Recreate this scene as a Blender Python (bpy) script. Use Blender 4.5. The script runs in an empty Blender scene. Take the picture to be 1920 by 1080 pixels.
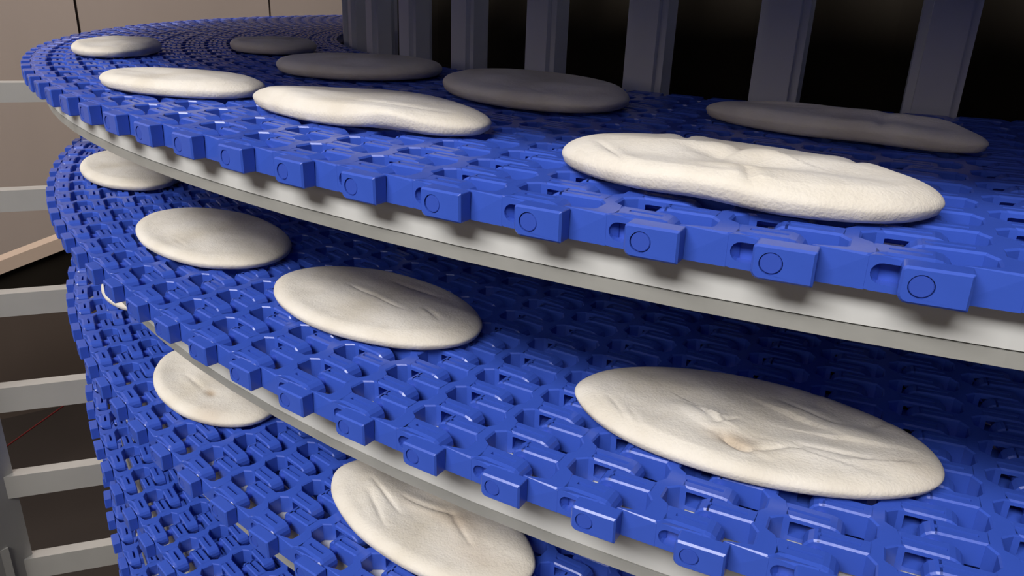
import bpy, bmesh, math, random
import numpy as np
from mathutils import Matrix, Vector

C = bpy.context.scene.collection
sc = bpy.context.scene
PI = math.pi

# ------------------------------------------------------------------ layout constants (metres)
R = 1.37787                 # outer radius of the belt path
PITCH = 0.05                # belt pitch at the outer edge
DTH = PITCH / R
T = 0.0137                  # belt thickness
W = 7.61 * PITCH            # belt width
RISE = 0.14262              # climb per turn
Z0 = 1.45                   # height of the top visible tier above the floor
BASE = {-1: 0.1426, 0: 0.0, 1: -0.13982, 2: -0.26878, 3: -0.408, 4: -0.548, 5: -0.690}
PHASE = {-1: -1.5650, 0: -1.55349, 1: -1.63597, 2: -1.84131 - 0.0113, 3: -1.84, 4: -1.85, 5: -1.86}

def zb(th, k):
    return Z0 + BASE[k] + RISE * (th + PI / 2) / (2 * PI)

# ------------------------------------------------------------------ camera
cam_d = bpy.data.cameras.new('camera')
cam_o = bpy.data.objects.new('camera', cam_d)
C.objects.link(cam_o)
yaw, pit, rol = -0.42171, 0.38190, 0.03739
fw = Vector((math.sin(yaw) * math.cos(pit), math.cos(yaw) * math.cos(pit), -math.sin(pit)))
rt = Vector((math.cos(yaw), -math.sin(yaw), 0))
up = rt.cross(fw)
r2 = rt * math.cos(rol) + up * math.sin(rol)
u2 = r2.cross(fw)
M4 = Matrix.Identity(4)
for i in range(3):
    M4[i][0], M4[i][1], M4[i][2] = r2[i], u2[i], -fw[i]
M4.translation = Vector((0, -1.66627, Z0 + 0.08945))
cam_o.matrix_world = M4
cam_d.sensor_width = 36
cam_d.lens = 1484.9 * 36 / 1920
cam_d.clip_start = 0.02
sc.camera = cam_o

# ------------------------------------------------------------------ light, world, exposure
sc.view_settings.view_transform = 'Standard'
sc.view_settings.look = 'None'
sc.view_settings.gamma = 1
sc.view_settings.use_curve_mapping = False
sc.view_settings.exposure = 0.0
wd = bpy.data.worlds.new('hall_ambient')
sc.world = wd
wd.use_nodes = True
bg = wd.node_tree.nodes['Background']
bg.inputs[0].default_value = (1.0, 0.9, 0.8, 1)
bg.inputs[1].default_value = 0.02

def area(name, loc, target, sx, sy, power, col):
    d = bpy.data.lights.new(name, 'AREA')
    d.shape = 'RECTANGLE'; d.size = sx; d.size_y = sy; d.energy = power; d.color = col
    o = bpy.data.objects.new(name, d)
    C.objects.link(o)
    o.location = loc
    o.rotation_euler = (Vector(target) - Vector(loc)).to_track_quat('-Z', 'Y').to_euler()
    return o
area('hall_lamp_front', (-0.75, -4.1, Z0 + 2.85), (-0.35, -1.3, Z0), 3.2, 1.35, 285, (1.0, 0.97, 0.93))
area('hall_lamp_low', (-1.1, -5.2, Z0 + 0.85), (-0.35, -1.3, Z0), 4.0, 1.2, 14, (1.0, 0.85, 0.68))
area('wall_fill_back', (-1.9, -0.3, Z0 + 1.9), (-2.7, -0.2, Z0 + 0.1), 1.6, 0.4, 26, (1.0, 0.93, 0.86))  # added fill to brighten the left wall, no fixture behind it

# ------------------------------------------------------------------ materials
def mat(name, col, rough=0.5, metal=0.0, spec=0.5, noise=0.0, scale=20.0, bump=0.0, bscale=80.0, stretch=None):
    m = bpy.data.materials.new(name)
    m.use_nodes = True
    nt = m.node_tree; N = nt.nodes; L = nt.links
    b = N['Principled BSDF']
    b.inputs['Base Color'].default_value = (*col, 1)
    b.inputs['Roughness'].default_value = rough
    b.inputs['Metallic'].default_value = metal
    b.inputs['Specular IOR Level'].default_value = spec
    tc = N.new('ShaderNodeTexCoord')
    src = tc.outputs['Object']
    if stretch:
        mp = N.new('ShaderNodeMapping'); mp.inputs['Scale'].default_value = stretch
        L.new(src, mp.inputs[0]); src = mp.outputs[0]
    if noise:
        n = N.new('ShaderNodeTexNoise'); n.inputs['Scale'].default_value = scale; n.inputs['Detail'].default_value = 4
        L.new(src, n.inputs['Vector'])
        mx = N.new('ShaderNodeMix'); mx.data_type = 'RGBA'
        mx.inputs[6].default_value = (*[c * (1 - noise) for c in col], 1)
        mx.inputs[7].default_value = (*[min(1, c * (1 + noise)) for c in col], 1)
        L.new(n.outputs['Fac'], mx.inputs[0]); L.new(mx.outputs[2], b.inputs['Base Color'])
    if bump:
        n2 = N.new('ShaderNodeTexNoise'); n2.inputs['Scale'].default_value = bscale; n2.inputs['Detail'].default_value = 3
        L.new(src, n2.inputs['Vector'])
        bp = N.new('ShaderNodeBump'); bp.inputs['Strength'].default_value = bump; bp.inputs['Distance'].default_value = 0.002
        L.new(n2.outputs['Fac'], bp.inputs['Height']); L.new(bp.outputs[0], b.inputs['Normal'])
    return m

M_BLUE = mat('blue_plastic', (0.040, 0.094, 0.50), 0.26, spec=0.5, noise=0.06, scale=60, bump=0.03, bscale=300)
M_PIN = mat('blue_pin_plastic', (0.034, 0.08, 0.46), 0.4)
M_WHITE = mat('white_plastic', (0.58, 0.585, 0.58), 0.45, noise=0.05, scale=15)
M_STEEL = mat('rail_steel', (0.43, 0.43, 0.41), 0.42, metal=0.35, noise=0.25, scale=26, bump=0.1, bscale=120)
M_ARM = mat('arm_steel', (0.46, 0.45, 0.43), 0.4, metal=0.35, noise=0.12, scale=12)
M_BAR = mat('grey_bar_plastic', (0.70, 0.73, 0.82), 0.5, noise=0.08, scale=8)
M_DARK = mat('dark_steel_and_shade', (0.014, 0.011, 0.008), 0.8, spec=0.08, noise=0.3, scale=6)  # dark steel, also the painted shade inside the drum
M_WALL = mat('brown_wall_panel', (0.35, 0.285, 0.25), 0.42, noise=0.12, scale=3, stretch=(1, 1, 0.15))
M_WALL_SHADE = mat('shade_painted_brown', (0.085, 0.062, 0.05), 0.5, noise=0.2, scale=3, stretch=(1, 1, 0.15))  # wall brown darkened to stand in for shade low on the wall
M_FLOOR = mat('dark_floor', (0.024, 0.017, 0.014), 0.55, noise=0.3, scale=4)
M_CEIL = mat('ceiling_paint', (0.5, 0.49, 0.47), 0.7, noise=0.05, scale=3)
M_BRACE = mat('tan_brace', (0.5, 0.38, 0.3), 0.5, noise=0.1, scale=8)
M_RED = mat('red_cable', (0.12, 0.006, 0.006), 0.5)

def bread_material():
    m = bpy.data.materials.new('baked_flatbread')
    m.use_nodes = True
    nt = m.node_tree; N = nt.nodes; L = nt.links
    b = N['Principled BSDF']
    b.inputs['Roughness'].default_value = 0.85
    b.inputs['Specular IOR Level'].default_value = 0.15
    tc = N.new('ShaderNodeTexCoord')
    n = N.new('ShaderNodeTexNoise'); n.inputs['Scale'].default_value = 22; n.inputs['Detail'].default_value = 5
    L.new(tc.outputs['Object'], n.inputs['Vector'])
    cr = N.new('ShaderNodeValToRGB')
    cr.color_ramp.elements[0].position = 0.3; cr.color_ramp.elements[0].color = (0.62, 0.565, 0.475, 1)
    cr.color_ramp.elements[1].position = 0.66; cr.color_ramp.elements[1].color = (0.735, 0.695, 0.63, 1)
    L.new(n.outputs['Fac'], cr.inputs[0])
    at = N.new('ShaderNodeAttribute'); at.attribute_name = 'toast'
    mx = N.new('ShaderNodeMix'); mx.data_type = 'RGBA'
    mx.inputs[7].default_value = (0.40, 0.285, 0.18, 1)
    L.new(at.outputs['Fac'], mx.inputs[0]); L.new(cr.outputs[0], mx.inputs[6])
    L.new(mx.outputs[2], b.inputs['Base Color'])
    n2 = N.new('ShaderNodeTexNoise'); n2.inputs['Scale'].default_value = 650; n2.inputs['Detail'].default_value = 4
    n3 = N.new('ShaderNodeTexNoise'); n3.inputs['Scale'].default_value = 70; n3.inputs['Detail'].default_value = 3
    L.new(tc.outputs['Object'], n2.inputs['Vector']); L.new(tc.outputs['Object'], n3.inputs['Vector'])
    b1 = N.new('ShaderNodeBump'); b1.inputs['Strength'].default_value = 0.4; b1.inputs['Distance'].default_value = 0.0009
    b2 = N.new('ShaderNodeBump'); b2.inputs['Strength'].default_value = 0.22; b2.inputs['Distance'].default_value = 0.004
    L.new(n2.outputs['Fac'], b1.inputs['Height']); L.new(n3.outputs['Fac'], b2.inputs['Height'])
    L.new(b2.outputs[0], b1.inputs['Normal']); L.new(b1.outputs[0], b.inputs['Normal'])
    return m
M_BREAD = bread_material()

# ------------------------------------------------------------------ helpers
def link(name, me, parent=None, m=None):
    o = bpy.data.objects.new(name, me)
    C.objects.link(o)
    if parent: o.parent = parent
    if m and me and not me.materials: me.materials.append(m)
    return o

def empty(name, label, cat, loc=(0, 0, 0), group=None):
    o = bpy.data.objects.new(name, None)
    C.objects.link(o); o.location = loc; o.empty_display_size = 0.05
    o['label'] = label; o['category'] = cat
    if group: o['group'] = group
    return o

class MB:
    def __init__(s): s.v = []; s.f = []
    def add(s, vs, fs):
        n = len(s.v); s.v += [tuple(x) for x in vs]; s.f += [tuple(i + n for i in q) for q in fs]
    def box(s, x0, x1, y0, y1, z0, z1):
        s.add([(x, y, z) for x in (x0, x1) for y in (y0, y1) for z in (z0, z1)],
              [(0, 1, 3, 2), (4, 6, 7, 5), (0, 4, 5, 1), (2, 3, 7, 6), (0, 2, 6, 4), (1, 5, 7, 3)])
    def beam(s, a, b, w, h):           # rectangular bar from a to b, h along z-ish
        a, b = Vector(a), Vector(b); d = (b - a).normalized()
        side = d.cross(Vector((0, 0, 1)))
        side = side.normalized() if side.length > 1e-4 else Vector((1, 0, 0))
        u = side.cross(d).normalized()
        vs = [p + side * (sx * w / 2) + u * (sz * h / 2) for p in (a, b) for sx, sz in ((-1, -1), (1, -1), (1, 1), (-1, 1))]
        s.add(vs, [(0, 1, 2, 3), (7, 6, 5, 4), (0, 4, 5, 1), (1, 5, 6, 2), (2, 6, 7, 3), (3, 7, 4, 0)])
    def ring(s, ra, rb, za, zb_, n=64, cx=0, cy=0):   # solid ring ra<rb
        vs = []
        for i in range(n):
            c, q = math.cos(2 * PI * i / n), math.sin(2 * PI * i / n)
            vs += [(cx + ra * c, cy + ra * q, za), (cx + rb * c, cy + rb * q, za), (cx + rb * c, cy + rb * q, zb_), (cx + ra * c, cy + ra * q, zb_)]
        fs = []
        for i in range(n):
            a, b = 4 * i, 4 * ((i + 1) % n)
            for j in range(4): fs.append((a + j, b + j, b + (j + 1) % 4, a + (j + 1) % 4))
        s.add(vs, fs)
    def mesh(s, name, m, smooth=False, fix=True):
        me = bpy.data.meshes.new(name)
        me.from_pydata(s.v, [], s.f)
        if fix:
            bm = bmesh.new(); bm.from_mesh(me)
            bmesh.ops.recalc_face_normals(bm, faces=bm.faces)
            bm.to_mesh(me); bm.free()
        me.materials.append(m)
        if smooth: me.polygons.foreach_set('use_smooth', [True] * len(me.polygons))
        me.update()
        return me

# ------------------------------------------------------------------ structure
def struct(name, me, parent=None):
    o = link(name, me, parent)
    if not parent: o['kind'] = 'structure'
    return o
b = MB(); b.box(-6, 5, -6, 6, -0.1, 0); struct('floor', b.mesh('floor', M_FLOOR))
b = MB(); b.box(-6, 5, -6, 6, 4.6, 4.7); struct('ceiling', b.mesh('ceiling', M_CEIL))
# wall behind on the left, tall brown panels, the low ones painted darker as shade
wl = bpy.data.objects.new('wall_back', None); C.objects.link(wl); wl['kind'] = 'structure'
wl.location = (-2.55, -0.1, 0)
wl.rotation_euler = (0, 0, math.radians(58))
rnd = random.Random(4)
x = -3.4; pm = {}
while x < 3.6:
    w_ = 0.62
    if not pm:
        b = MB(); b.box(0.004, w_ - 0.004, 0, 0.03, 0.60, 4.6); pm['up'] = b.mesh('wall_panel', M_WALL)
        b = MB(); b.box(0.004, w_ - 0.004, 0, 0.03, 0.0, 0.58); pm['lo'] = b.mesh('shade_painted_panel', M_WALL_SHADE)
    for kx, nm in (('up', 'wall_panel'), ('lo', 'shade_painted_panel')):
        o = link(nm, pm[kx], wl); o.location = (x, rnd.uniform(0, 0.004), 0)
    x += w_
b = MB(); b.box(-3.4, 3.6, 0.03, 0.08, 0, 4.6); link('wall_core', b.mesh('wall_core', M_WALL_SHADE), wl)

# ------------------------------------------------------------------ belt module mesh (pitch units: s along travel, d inwards)
def profile(s0, s1, r0=0.137, r1=0.137, n=5, sh=0.0, m0=0.6, m1=1.05, dip=0.0):
    """side outline (s, z) of a finger between s0 and s1, rounded by r0 / r1 at the ends; t thick, shrunk by sh"""
    t = T / PITCH
    pts = []
    def arc(cs, cz, r, a0, a1):
        for i in range(n):
            a = a0 + (a1 - a0) * i / (n - 1)
            pts.append((cs + r * math.cos(a), cz + r * math.sin(a)))
    r0 = max(r0 - sh, 0.004); r1 = max(r1 - sh, 0.004)
    lo, hi, a, b_ = -t + sh, -sh, s0 + sh, s1 - sh
    arc(a + r0, hi - r0, r0, PI, PI / 2)
    pts += [(m0, hi), (m0 + 0.006, hi - dip), (m1 - 0.006, hi - dip), (m1, hi)]
    arc(b_ - r1, hi - r1, r1, PI / 2, 0)
    arc(b_ - r1, lo + r1, r1, 0, -PI / 2)
    arc(a + r0, lo + r0, r0, -PI / 2, -PI)
    return pts

def slotloop(c0, c1, r, n=5):
    t = T / PITCH; pts = []
    for cs, a0, a1 in ((c0, PI, PI / 2), (c1, PI / 2, 0), (c1, 0, -PI / 2), (c0, -PI / 2, -PI)):
        for i in range(n):
            a = a0 + (a1 - a0) * i / (n - 1)
            pts.append((cs + r * math.cos(a), -t / 2 + r * math.sin(a)))
        if a0 == PI: pts += [(c0 + (c1 - c0) * q, -t / 2 + r) for q in (0.2, 0.4, 0.6, 0.8)]
    return pts

def pv(s, d, z):            # pitch units -> local metres: x outward, y along travel
    return (-d * PITCH, s * PITCH, z * PITCH)

def loft(mb, stations, slot):
    """stations: list of (d, outline); slot: inner hole outline or None"""
    n = len(stations[0][1]); base = []
    for d, o in stations:
        base.append(len(mb.v)); mb.v += [pv(s, d, z) for s, z in o]
    for a, b_ in zip(base, base[1:]):
        for i in range(n):
            j = (i + 1) % n
            mb.f.append((a + i, a + j, b_ + j, b_ + i))
    if slot:
        h0 = len(mb.v); mb.v += [pv(s, stations[0][0], z) for s, z in slot]
        h1 = len(mb.v); mb.v += [pv(s, stations[-1][0], z) for s, z in slot]
        for i in range(n):
            j = (i + 1) % n
            mb.f.append((base[0] + i, h0 + i, h0 + j, base[0] + j))
            mb.f.append((base[-1] + j, h1 + j, h1 + i, base[-1] + i))
            mb.f.append((h0 + i, h1 + i, h1 + j, h0 + j))
    else:
        mb.f.append(tuple(range(base[0], base[0] + n)))
        mb.f.append(tuple(range(base[-1] + n - 1, base[-1] - 1, -1)))

PER = 0.57; NF = 13
t_ = T / PITCH
CH = 0.018

def spine(mb, ch=True):
    Lp, Rp = [], []
    for j in range(NF):
        o = PER * j
        Lp += [(0.20 + o, 0.42), (0.29 + o, 0.485), (0.47 + o, 0.485), (0.565 + o, 0.41)]
        if j < NF - 1:
            Rp += [(0.26 + o, 0.72), (0.48 + o, 0.66), (0.55 + o, 0.56), (0.74 + o, 0.56), (0.82 + o, 0.66)]
    Lp = [(0.17, 0.23), (0.198, 0.24)] + Lp + [(W / PITCH, 0.41)]
    Rp = [(0.17, 0.64)] + Rp + [(PER * (NF - 1) + 0.26, 0.72), (PER * (NF - 1) + 0.48, 0.66), (W / PITCH, 0.56)]
    ds = sorted(set([q[0] for q in Lp] + [q[0] for q in Rp]))
    ds = [d for i, d in enumerate(ds) if i == 0 or d - ds[i - 1] > 0.004]
    li = lambda P_, d: float(np.interp(d, [q[0] for q in P_], [q[1] for q in P_]))
    base = []
    for d in ds:
        l, r = li(Lp, d), li(Rp, d)
        base.append(len(mb.v))
        dd = d + (CH if d == ds[0] else 0)
        mb.v += [pv(l + CH, dd, 0), pv(r - CH, dd, 0), pv(r, d, -CH), pv(r, d, -t_), pv(l, d, -t_), pv(l, d, -CH)]
    for a, b_ in zip(base, base[1:]):
        for j in range(6):
            mb.f.append((a + j, a + (j + 1) % 6, b_ + (j + 1) % 6, b_ + j))
    a = base[0]; mb.f.append(tuple(a + j for j in range(5, -1, -1)))
    a = base[-1]; mb.f.append(tuple(a + j for j in range(6)))

def block(mb, s0=-0.14, s1=0.31, d1=0.165, circ=0.088, n=5):
    """outermost pin block with a round recess around the pin head"""
    def rect(sh):
        pts = []
        for cs, cz, r, a0, a1 in ((s0, 0, 0.035, PI, PI / 2), (s1, 0, 0.012, PI / 2, 0), (s1, -t_, 0.012, 0, -PI / 2), (s0, -t_, 0.07, -PI / 2, -PI)):
            r = max(r, sh + 0.004)
            sx = 1 if cs == s0 else -1; sz = -1 if cz == 0 else 1
            for i in range(n):
                a = a0 + (a1 - a0) * i / (n - 1)
                pts.append((cs + sx * r + (r - sh) * math.cos(a), cz + sz * r + (r - sh) * math.sin(a)))
        return pts
    o0, o1 = rect(CH), rect(0)
    N = len(o0)
    hole = []
    for s, z in o1:
        a = math.atan2((z + t_ / 2) / t_ * 2, (s - (s0 + s1) / 2) / (s1 - s0) * 2)
        hole.append(a)
    # even angles starting at the first outline angle, clockwise
    hole = [(circ * math.cos(hole[0] - 2 * PI * i / N), -t_ / 2 + circ * math.sin(hole[0] - 2 * PI * i / N)) for i in range(N)]
    b0 = len(mb.v); mb.v += [pv(s, 0, z) for s, z in o0]
    b1 = len(mb.v); mb.v += [pv(s, CH, z) for s, z in o1]
    b2 = len(mb.v); mb.v += [pv(s, d1, z) for s, z in o1]
    h0 = len(mb.v); mb.v += [pv(s, 0, z) for s, z in hole]
    h1 = len(mb.v); mb.v += [pv(s, 0.05, z) for s, z in hole]
    for i in range(N):
        j = (i + 1) % N
        mb.f += [(b0 + i, b0 + j, b1 + j, b1 + i), (b1 + i, b1 + j, b2 + j, b2 + i), (h0 + i, h0 + j, b0 + j, b0 + i), (h1 + i, h1 + j, h0 + j, h0 + i)]
    mb.f.append(tuple(b2 + i for i in range(N)))
    mb.f.append(tuple(h1 + i for i in range(N)))

def module_mesh():
    mb = MB()
    spine(mb)
    block(mb)
    S = slotloop(0.745, 1.03, 0.08)
    for j in range(NF):
        o = PER * j
        d0, d1 = 0.26 + o, 0.48 + o
        m0 = 0.76 if j == 0 else 0.68
        f, s_ = profile(0.54, 1.20, m0=m0), profile(0.54, 1.20, sh=CH, m0=m0)
        gl = profile(0.54, 1.20, m0=m0, dip=0.11)
        c = (d0 + d1) / 2
        st = [(d0, s_), (d0 + CH, f), (c - 0.022, f), (c - 0.017, gl), (c + 0.017, gl), (c + 0.022, f), (d1 - CH, f), (d1, s_)]
        if j == 0:      # outermost leg: its outer cheek slopes down towards the flush slotted face
            lo = [(s, min(z, -0.045)) if s > 0.70 else (min(s, 0.68), z) for s, z in profile(0.54, 1.17, m0=0.69, m1=0.75)]
            lo = profile(0.54, 1.17, sh=0.0, m0=0.70, m1=1.05)
            lo = [(s, z - 0.04 if (s > 0.72 and z > -0.1) else z) for s, z in lo]
            loft(mb, [(0.172, lo), (0.235, [(s, z - 0.012 if (s > 0.74 and z > -0.1) else z) for s, z in f]), (0.28, f)], S)
            st = [(0.275, f)] + st[2:]
        loft(mb, st, S if j else None)
        o2 = PER * (j + 1)
        e0, e1 = o2, o2 + 0.20
        q = dict(r1=0.02, m0=0.0, m1=0.36)
        f, s_ = profile(-0.115, 0.46, **q), profile(-0.115, 0.46, sh=CH, **q)
        gl = profile(-0.115, 0.46, dip=0.11, **q)
        c = (e0 + e1) / 2
        loft(mb, [(e0, s_), (e0 + CH, f), (c - 0.022, f), (c - 0.017, gl), (c + 0.017, gl), (c + 0.022, f), (e1 - CH, f), (e1, s_)], None)
    # web that carries the outermost slotted leg: step face with the jog inwards
    return mb.mesh('belt_module', M_BLUE)

def far_module(mb, th, z):
    """light version used for the hidden rows"""
    loc = MB(); spine(loc)
    for j in range(NF):
        o = PER * j
        loc.box(-(0.48 + o) * PITCH, -(0.26 + o) * PITCH, 0.55 * PITCH, 1.17 * PITCH, -T * 0.97, -0.0002)
        loc.box(-(0.77 + o) * PITCH, -(0.57 + o) * PITCH, -0.12 * PITCH, 0.47 * PITCH, -T * 0.97, -0.0002)
    loc.box(-0.2 * PITCH, 0, -0.14 * PITCH, 0.31 * PITCH, -T, 0)
    return loc

def pin_mesh():
    mb = MB(); n = 24; r = 0.080 * PITCH; zc = -T / 2
    ds = [(0.0025, r * 0.94), (0.0032, r), (0.055 * PITCH, r), (0.055 * PITCH, r * 0.8), (W - 0.003, r * 0.8)]
    b0 = []
    for d, q in ds:
        b0.append(len(mb.v)); mb.v += [(-d + 0.0022, q * math.cos(2 * PI * i / n), zc + q * math.sin(2 * PI * i / n)) for i in range(n)]
    for a, b_ in zip(b0, b0[1:]):
        for i in range(n): mb.f.append((a + i, a + (i + 1) % n, b_ + (i + 1) % n, b_ + i))
    mb.f.append(tuple(range(n))); mb.f.append(tuple(b0[-1] + i for i in range(n)))
    return mb.mesh('hinge_pin', M_PIN)

belt = empty('spiral_conveyor_belt', 'blue plastic modular link belt winding in stacked tiers around the drum, carrying the flatbreads', 'conveyor belt', (0, 0, Z0 + BASE[5] - T))
bz = Z0 + BASE[5] - T
mod_me, pin_me = module_mesh(), pin_mesh()
VIS = {0: (-4.35, -1.22), 1: (-2.75, -1.2), 2: (-2.65, -1.36), 3: (-2.6, -1.5), 4: (-2.55, -1.66)}
far = MB(); proto = far_module(None, 0, 0)
pv_np = np.array(proto.v)
nmod = 0
for k in (-1, 0, 1, 2, 3, 4, 5):
    i0 = math.ceil((-1.5 * PI - PHASE[k]) / DTH)
    for i in range(i0, i0 + 173):
        th = PHASE[k] + i * DTH
        z = zb(th, k)
        v = VIS.get(k)
        if v and v[0] <= th <= v[1]:
            o = link('belt_module', mod_me, belt)
            o.location = (R * math.cos(th), R * math.sin(th), z - bz)
            o.rotation_euler = (RISE / (2 * PI * R), 0, th)
            nmod += 1
            if k in (0, 1, 2, 3) and th > (-2.15 if k < 3 else -2.05):
                p = link('hinge_pin', pin_me, o)
        else:
            c, s = math.cos(th), math.sin(th)
            q = pv_np
            X = np.c_[R * c + q[:, 0] * c - q[:, 1] * s, R * s + q[:, 0] * s + q[:, 1] * c, q[:, 2] + z - bz]
            n = len(far.v); far.v += X.tolist(); far.f += [tuple(a + n for a in f) for f in proto.f]
fo = link('belt_module_run', far.mesh('belt_module_run', M_BLUE, fix=False), belt)
fo['kind'] = 'stuff'

# ------------------------------------------------------------------ frame that carries the belt
frame = empty('conveyor_frame', 'steel frame with curved rails, white wear strips and radial arms under the blue belt', 'conveyor frame')
RAIL = {-1: (0.017, 0.0309), 0: (0.017, 0.0309)}     # inset and drop of the rail below each tier
def helix_bar(k, r0, r1, za, zb_, name, m, part):
    mb = MB(); n = 150
    for i in range(n + 1):
        th = -1.5 * PI + 2 * PI * i / n
        z = zb(th, k); c, s = math.cos(th), math.sin(th)
        mb.v += [(r0 * c, r0 * s, z + za), (r1 * c, r1 * s, z + za), (r1 * c, r1 * s, z + zb_), (r0 * c, r0 * s, z + zb_)]
    for i in range(n):
        a = 4 * i
        for j in range(4): mb.f.append((a + j, a + 4 + j, a + 4 + (j + 1) % 4, a + (j + 1) % 4))
    mb.f += [(0, 1, 2, 3), (4 * n + 3, 4 * n + 2, 4 * n + 1, 4 * n)]
    return link(part, mb.mesh(part, m), frame)
for k in (-1, 0, 1, 2, 3, 4, 5):
    ins, dz = RAIL.get(k, (0.031, 0.0470))
    helix_bar(k, R - ins - 0.018, R - ins, -dz, -T - 0.0003, '', M_WHITE, 'wear_strip')
    helix_bar(k, R - ins - 0.03, R - ins + 0.0003, -dz - 0.0071, -dz - 0.0008, '', M_STEEL, 'support_rail')
    helix_bar(k, 1.04, 1.07, -0.0281, -T - 0.0003, '', M_WHITE, 'inner_wear_strip')
    helix_bar(k, 1.03, 1.09, -0.0352, -0.0289, '', M_STEEL, 'inner_support_rail')
AT = -2.38
ca, sa = math.cos(AT), math.sin(AT)
for za_, zb2 in ((-0.068, -0.093), (-0.2095, -0.239), (-0.357, -0.3915), (-0.503, -0.543), (-0.6535, -0.6925), (-0.81, -0.85)):
    b = MB(); zc = (za_ + zb2) / 2 + Z0
    b.beam((1.03 * ca, 1.03 * sa, zc), (1.54 * ca, 1.54 * sa, zc), 0.02, abs(zb2 - za_))
    link('support_arm', b.mesh('support_arm', M_ARM), frame)
b = MB(); b.beam((1.574 * ca, 1.574 * sa, 0), (1.574 * ca, 1.574 * sa, Z0 + 0.45), 0.07, 0.07)
link('post', b.mesh('post', M_ARM), frame)
b = MB(); b.beam((1.56 * ca, 1.56 * sa, Z0 - 0.80), (1.56 * ca - 0.3, 1.56 * sa - 0.9, Z0 - 0.80), 0.06, 0.06)
link('side_beam', b.mesh('side_beam', M_ARM), frame)

# ------------------------------------------------------------------ drum in the middle
drum = empty('spiral_drum', 'dark upright drum with grey vertical bars inside the blue belt spiral', 'drum')
b = MB()
b.box(-0.015, 0.015, -0.019, 0.019, 0.06, Z0 + 0.62)
bar_me = b.mesh('drum_bar', M_BAR)
bv = bmesh.new(); bv.from_mesh(bar_me)
bmesh.ops.bevel(bv, geom=[e for e in bv.edges if abs(e.verts[0].co.z - e.verts[1].co.z) > 0.1], offset=0.006, segments=2, affect='EDGES')
bv.to_mesh(bar_me); bv.free()
NB = 53
for i in range(NB):
    th = -1.5365 + 2 * PI * i / NB
    o = link('drum_bar', bar_me, drum); o.location = (0.972 * math.cos(th), 0.972 * math.sin(th), 0); o.rotation_euler = (0, 0, th)
for z in (0.1, Z0 + 0.45):
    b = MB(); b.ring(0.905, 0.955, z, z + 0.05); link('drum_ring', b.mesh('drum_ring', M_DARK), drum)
b = MB(); b.ring(0.02, 0.95, Z0 + 0.56, Z0 + 0.6); link('drum_light_cap', b.mesh('drum_light_cap', M_DARK), drum)  # unseen cap added to keep ambient light out of the drum
b = MB(); b.ring(0.02, 0.90, 0.02, Z0 + 0.55, 48); link('drum_shade_core', b.mesh('drum_shade_core', M_DARK), drum)  # near-black cylinder added as the shade behind the bars

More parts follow.
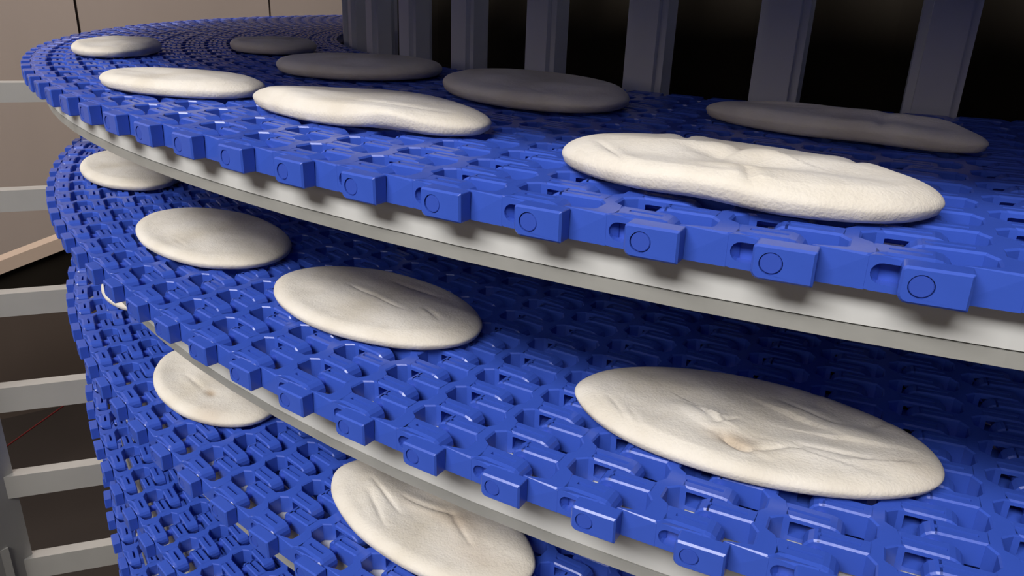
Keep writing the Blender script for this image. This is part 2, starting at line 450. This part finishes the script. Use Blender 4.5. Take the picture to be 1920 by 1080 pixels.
# ------------------------------------------------------------------ flatbreads
def make_bread(name, label, group, k, th, r, a, b_, ph, seed, thick=0.012, bumps=(), creases=(), stains=(), lifts=(), rough=1.0, ring=0.0, res=1.0):
    rg = random.Random(seed)
    NR, NA = int(40 * res), int(120 * res)
    waves = [(rg.uniform(1.2, 4.6), rg.uniform(0, 2 * PI), rg.uniform(0, 2 * PI)) for _ in range(9)]
    rimw = [(n, rg.uniform(0, 2 * PI), rg.uniform(0.3, 1) * 0.011 / (n ** 0.6)) for n in (2, 3, 4, 5, 7, 9, 12)]
    blobs = [(rg.uniform(-.7, .7), rg.uniform(-.7, .7), rg.uniform(.09, .30), rg.uniform(-1, 1)) for _ in range(18)]
    def wob(phi): return 1 + sum(A * math.sin(n * phi + p) for n, p, A in rimw)
    def lift(u, v):
        h = 0
        for lu, lv, sg, am in lifts: h += am * math.exp(-((u - lu) ** 2 + (v - lv) ** 2) / (2 * sg * sg))
        return h
    def relief(u, v):
        rho = math.hypot(u, v)
        h = sum(math.sin(f * (u * math.cos(d) + v * math.sin(d)) + p) for f, d, p in waves) * 0.00036 * rough
        for bu, bv2, sg, am in blobs:
            h += 0.0021 * rough * am * math.exp(-((u - bu) ** 2 + (v - bv2) ** 2) / (2 * sg * sg))
        h *= max(0.0, 1 - rho ** 6)
        h += 0.0016 * (1 - rho * rho)
        for bu, bv2, sg, am in bumps:
            h += am * math.exp(-((u - bu) ** 2 + (v - bv2) ** 2) / (2 * sg * sg))
        for cz in creases:
            u0, v0, u1, v1, w, dep = cz[:6]
            L2 = (u1 - u0) ** 2 + (v1 - v0) ** 2
            t = min(1, max(0, ((u - u0) * (u1 - u0) + (v - v0) * (v1 - v0)) / L2))
            dd = math.hypot(u - u0 - t * (u1 - u0), v - v0 - t * (v1 - v0))
            fade = math.sin(PI * (0.12 + 0.76 * t))
            if len(cz) > 6:
                sd = (u1 - u0) * (v - v0) - (v1 - v0) * (u - u0)
                if sd > 0: h += cz[6] * fade * math.exp(-(dd / 0.16) ** 2)
                continue
            h -= 0.7 * dep * fade * math.exp(-(dd / (0.6 * w)) ** 2)
            h += 0.3 * dep * fade * math.exp(-((dd - 2.2 * w) / (1.6 * w)) ** 2)
        return h
    def toast(u, v):
        s = 0
        for su, sv, sg, am in stains: s += am * math.exp(-((u - su) ** 2 + (v - sv) ** 2) / (2 * sg * sg))
        return min(1, max(0, s))
    V, F, TO = [], [], []
    def put(u, v, h):
        x, y = u * a, v * b_
        xt = x * math.cos(ph) - y * math.sin(ph); yr = x * math.sin(ph) + y * math.cos(ph)
        V.append((yr, xt, h)); TO.append(toast(u, v))
    # top rings
    edge = min(0.42, 0.012 / b_ * 0.75)
    rhos = [i / NR for i in range(1, NR + 1)]
    rhos = [1 - (1 - q) ** 1.6 for q in rhos]
    put(0, 0, thick + relief(0, 0) + lift(0, 0))
    for q in rhos:
        for j in range(NA):
            phi = 2 * PI * j / NA; wv = wob(phi)
            e = max(0, (q - (1 - edge)) / edge)
            prof = 0.47 + 0.53 * math.sqrt(max(0, 1 - e * e))
            u, v = q * wv * math.cos(phi), q * wv * math.sin(phi)
            put(u, v, thick * prof + relief(u / wv, v / wv) * min(1, (1 - q) * 7) + lift(u, v))
    nb = 0
    for q, hh in ((0.992, 0.36), (0.985, 0.22), (0.955, 0.08), (0.90, 0.015), (0.75, 0.0), (0.4, 0.0)):
        for j in range(NA):
            phi = 2 * PI * j / NA; wv = wob(phi)
            u, v = q * wv * math.cos(phi), q * wv * math.sin(phi)
            put(u, v, thick * hh + lift(u, v))
        nb += 1
    put(0, 0, lift(0, 0))
    tot = NR + nb
    for j in range(NA):
        F.append((0, 1 + j, 1 + (j + 1) % NA))
    for i in range(tot - 1):
        A, B = 1 + i * NA, 1 + (i + 1) * NA
        for j in range(NA):
            F.append((A + j, B + j, B + (j + 1) % NA, A + (j + 1) % NA))
    A = 1 + (tot - 1) * NA; last = len(V) - 1
    for j in range(NA): F.append((A + j, last, A + (j + 1) % NA))
    me = bpy.data.meshes.new(name); me.from_pydata(V, [], F)
    at = me.attributes.new('toast', 'FLOAT', 'POINT'); at.data.foreach_set('value', TO)
    me.polygons.foreach_set('use_smooth', [True] * len(F))
    me.materials.append(M_BREAD); me.update()
    o = link(name, me)
    o.location = (r * math.cos(th), r * math.sin(th), zb(th, k) + 0.0008)
    o.rotation_euler = (math.atan(RISE / (2 * PI * r)), 0, th)
    o['label'] = label; o['category'] = 'flatbread'; o['group'] = group
    return o

G0, G0b, G1, G2 = 'flatbreads along the outer edge of the top belt tier', 'flatbreads in the shaded inner row of the top belt tier', 'flatbreads on the middle belt tier', 'flatbreads on the third belt tier down'
make_bread('flatbread', 'large bright puffy flatbread with notched front rim, nearest one on the top belt tier', G0, 0, -1.615, 1.296, .089, .048, .171, 1, 0.0125,
           bumps=[(-0.02, -0.55, .13, -.0035), (0.6, 0.2, .3, .0022), (-0.55, 0.1, .25, .0016), (0.15, -0.1, .16, -.0022)],
           creases=[(-0.09, 0.07, 0.01, -0.6, .05, .002), (-0.75, .55, -.45, .95, .025, .001), (-.72, .3, -.35, .9, .025, .001), (-.6, .75, -.25, .98, .025, .0008), (.2, .6, .31, 1.0, .03, .003), (-.5, -.95, -.42, -.55, .04, .0025), (.55, -.95, .5, -.5, .05, .002), (-.45, .0, -.06, -.4, .03, .0, .0016), (.0, -.5, .4, -.1, .03, 0, .0016)],
           stains=[(-.06, -.5, .1, .45)], lifts=[(.08, 1.1, .22, .0042), (.62, 1.1, .18, .0022), (-.5, 1.1, .3, .0015)], rough=.9, res=1.6)
make_bread('flatbread', 'bright wavy flatbread with an arched raised front rim, second along the top tier', G0, 0, -1.818, 1.265, .103, .039, -.052, 2, 0.0125,
           bumps=[(.2, .5, .3, .0018)], creases=[(.2, .5, .75, .2, .06, .0016)], lifts=[(.62, 1.0, .2, .0075), (.1, -.8, .5, .002)], rough=.8, ring=0)
make_bread('flatbread', 'smooth even oval flatbread with dull white top, third along the top belt tier', G0, 0, -1.975, 1.295, .083, .041, -.321, 3, 0.0115,
           bumps=[(-.35, 0, .2, -.0012)], rough=.5, ring=0)
make_bread('flatbread', 'farthest pale flatbread in the upper left corner where the top tier bends away', G0, 0, -2.2616, 1.2833, .09, .047, .11, 4, 0.012, rough=.6)
make_bread('flatbread', 'dim brownish flatbread with a cracked lifted rim, in shade behind the nearest bright one', G0b, 0, -1.594, 1.123, .09, .030, .311, 5, 0.012,
           bumps=[(-.4, .2, .3, .0015)], creases=[(.3, -.6, .45, 1.1, .05, .002), (-.8, -.3, 0, -.5, .05, .001)], lifts=[(.55, 1.2, .3, .004)], rough=.8)
make_bread('flatbread', 'dim tan flatbread in the shade before the drum bars, middle of the inner row', G0b, 0, -1.809, 1.097, .105, .064, .438, 6, 0.012,
           creases=[(.3, .3, .8, .5, .04, .001)], rough=.8)
make_bread('flatbread', 'dark brown flatbread deep in the shade behind the smooth oval one', G0b, 0, -2.012, 1.107, .091, .072, -.18, 7, 0.012, rough=.6)
make_bread('flatbread', 'dim dark flatbread at the far left end of the shaded inner row', G0b, 0, -2.27, 1.105, .087, .052, .034, 8, 0.012, rough=.6)
make_bread('flatbread', 'largest creased flatbread with a brownish dent, nearest one on the middle belt tier', G1, 1, -1.598, 1.274, .097, .051, -.003, 9, 0.0105,
           bumps=[(.26, -.35, .13, .002), (.54, -.16, .12, .0018), (-.02, .5, .12, -.0022), (.5, .35, .25, -.0008), (.12, .05, .2, -.001)],
           creases=[(-.3, .02, -.13, .29, .035, .0018), (-.13, .29, -.05, .1, .03, .0015), (-.09, .45, .05, .68, .03, .002), (.05, .68, .32, .35, .035, .0016), (.3, .31, .62, .25, .04, .0013), (.15, -.55, .45, -.3, .04, .0013), (-.35, -.05, -.08, .22, .03, 0, .0016), (-.1, .48, .1, .66, .03, 0, -.0018), (.08, -.35, .42, -.12, .03, 0, -.0018), (.35, .0, .75, -.05, .03, 0, -.0015), (.55, .35, .85, .15, .03, 0, .001), (.2, .4, .6, .5, .03, 0, .0009), (-.75, .3, -.55, .75, .02, .0007), (-.6, .45, -.45, .85, .02, .0007), (.3, -.95, .33, -.6, .04, .0015), (.72, -.7, .62, -.4, .04, .0015)],
           stains=[(-.03, .52, .085, .55), (.05, .62, .05, .3), (.85, .2, .12, .15)], rough=1.0, res=1.6)
make_bread('flatbread', 'oval flatbread with small pinched creases, second along the middle belt tier', G1, 1, -1.818, 1.262, .094, .052, -.026, 10, 0.0105,
           creases=[(-.3, -.1, .0, -.02, .035, .0018), (.0, -.02, .35, .1, .03, .001), (.5, -.12, .71, .05, .03, .0013), (-.1, -.6, .4, -.55, .04, .0012)],
           bumps=[(-.05, .15, .15, .001)], stains=[(.1, -.7, .25, .12)], rough=.9, res=1.3)
make_bread('flatbread', 'smooth flat oval flatbread shaded by the tier above, third along the middle belt tier', G1, 1, -2.0, 1.272, .100, .056, -.069, 11, 0.0105,
           creases=[(.05, .62, .3, .68, .025, .0008)], rough=.45, ring=0)
make_bread('flatbread', 'small looking flatbread half under the white rail, farthest on the middle belt tier', G1, 1, -2.246, 1.287, .1047, .0547, -.166, 12, 0.012, rough=.6)
make_bread('flatbread', 'wrinkled flatbread with toasted patches partly under the middle tier, nearest on the third tier', G2, 2, -1.7518, 1.2974, .0922, .0441, .109, 13, 0.0115,
           creases=[(-.6, .04, -.14, .3, .035, .0014), (-.26, -.03, .16, -.27, .04, .0018), (-.5, .3, -.1, .68, .04, .0012), (.1, -.3, .5, .1, .04, .0014)],
           stains=[(.24, -.2, .17, .5), (-.2, 0, .12, .2), (.6, .2, .2, .3)], rough=1.0, res=1.3)
make_bread('flatbread', 'flatbread with one round brown scorch spot, second along the third belt tier', G2, 2, -1.9722, 1.2952, .0874, .0497, .024, 14, 0.0115,
           creases=[(-.24, .4, .2, .38, .04, .0012)], bumps=[(.32, .33, .06, -.0012)], stains=[(.32, .33, .055, .75), (.7, .6, .15, .3)], rough=.7)
make_bread('flatbread', 'flatbread almost hidden under the middle tier, only a thin white sliver of rim showing', G2, 2, -2.2037, 1.2845, .0925, .0562, .037, 15, 0.0115, rough=.5)

# ------------------------------------------------------------------ things in the background
br = empty('diagonal_brace', 'tan slanting steel brace with dark plate below it, beyond the frame arms on the left', 'brace')
p0, p1 = Vector((-2.057, -0.429, Z0 - 0.682)), Vector((-1.973, -0.296, Z0 - 0.655))
p0.z, p1.z = Z0 - 0.69, Z0 - 0.645
v = p1 - p0
A, B = p0 - v * 2.2, p1 + v * 4
b = MB(); b.beam(A, B, 0.05, 0.034); link('flange', b.mesh('flange', M_BRACE), br)
b = MB(); b.beam(A - Vector((0, 0, 0.065)), B - Vector((0, 0, 0.065)), 0.012, 0.10); link('web_plate', b.mesh('web_plate', M_DARK), br)
for q in (A, B):
    b = MB(); b.beam((q.x, q.y, 0), (q.x, q.y, q.z - 0.01), 0.04, 0.04); link('leg', b.mesh('leg', M_DARK), br)
p0, p1 = Vector((-1.667, -0.754, Z0 - 0.964)), Vector((-1.59, -0.626, Z0 - 0.883))
v = p1 - p0
b = MB(); n = 8; pts = [p0 - v * 5.9, p0 - v * 2, p0, p1, p1 + v * 1.5]
for q in pts:
    b.v += [tuple(q + Vector((0, 0.0022 * math.cos(2 * PI * i / n), 0.0022 * math.sin(2 * PI * i / n)))) for i in range(n)]
for k in range(len(pts) - 1):
    for i in range(n): b.f.append((k * n + i, k * n + (i + 1) % n, (k + 1) * n + (i + 1) % n, (k + 1) * n + i))
o = link('red_cable', b.mesh('red_cable', M_RED))
o['label'] = 'thin red cable slanting up in the dark space left of the lower tiers'; o['category'] = 'cable'
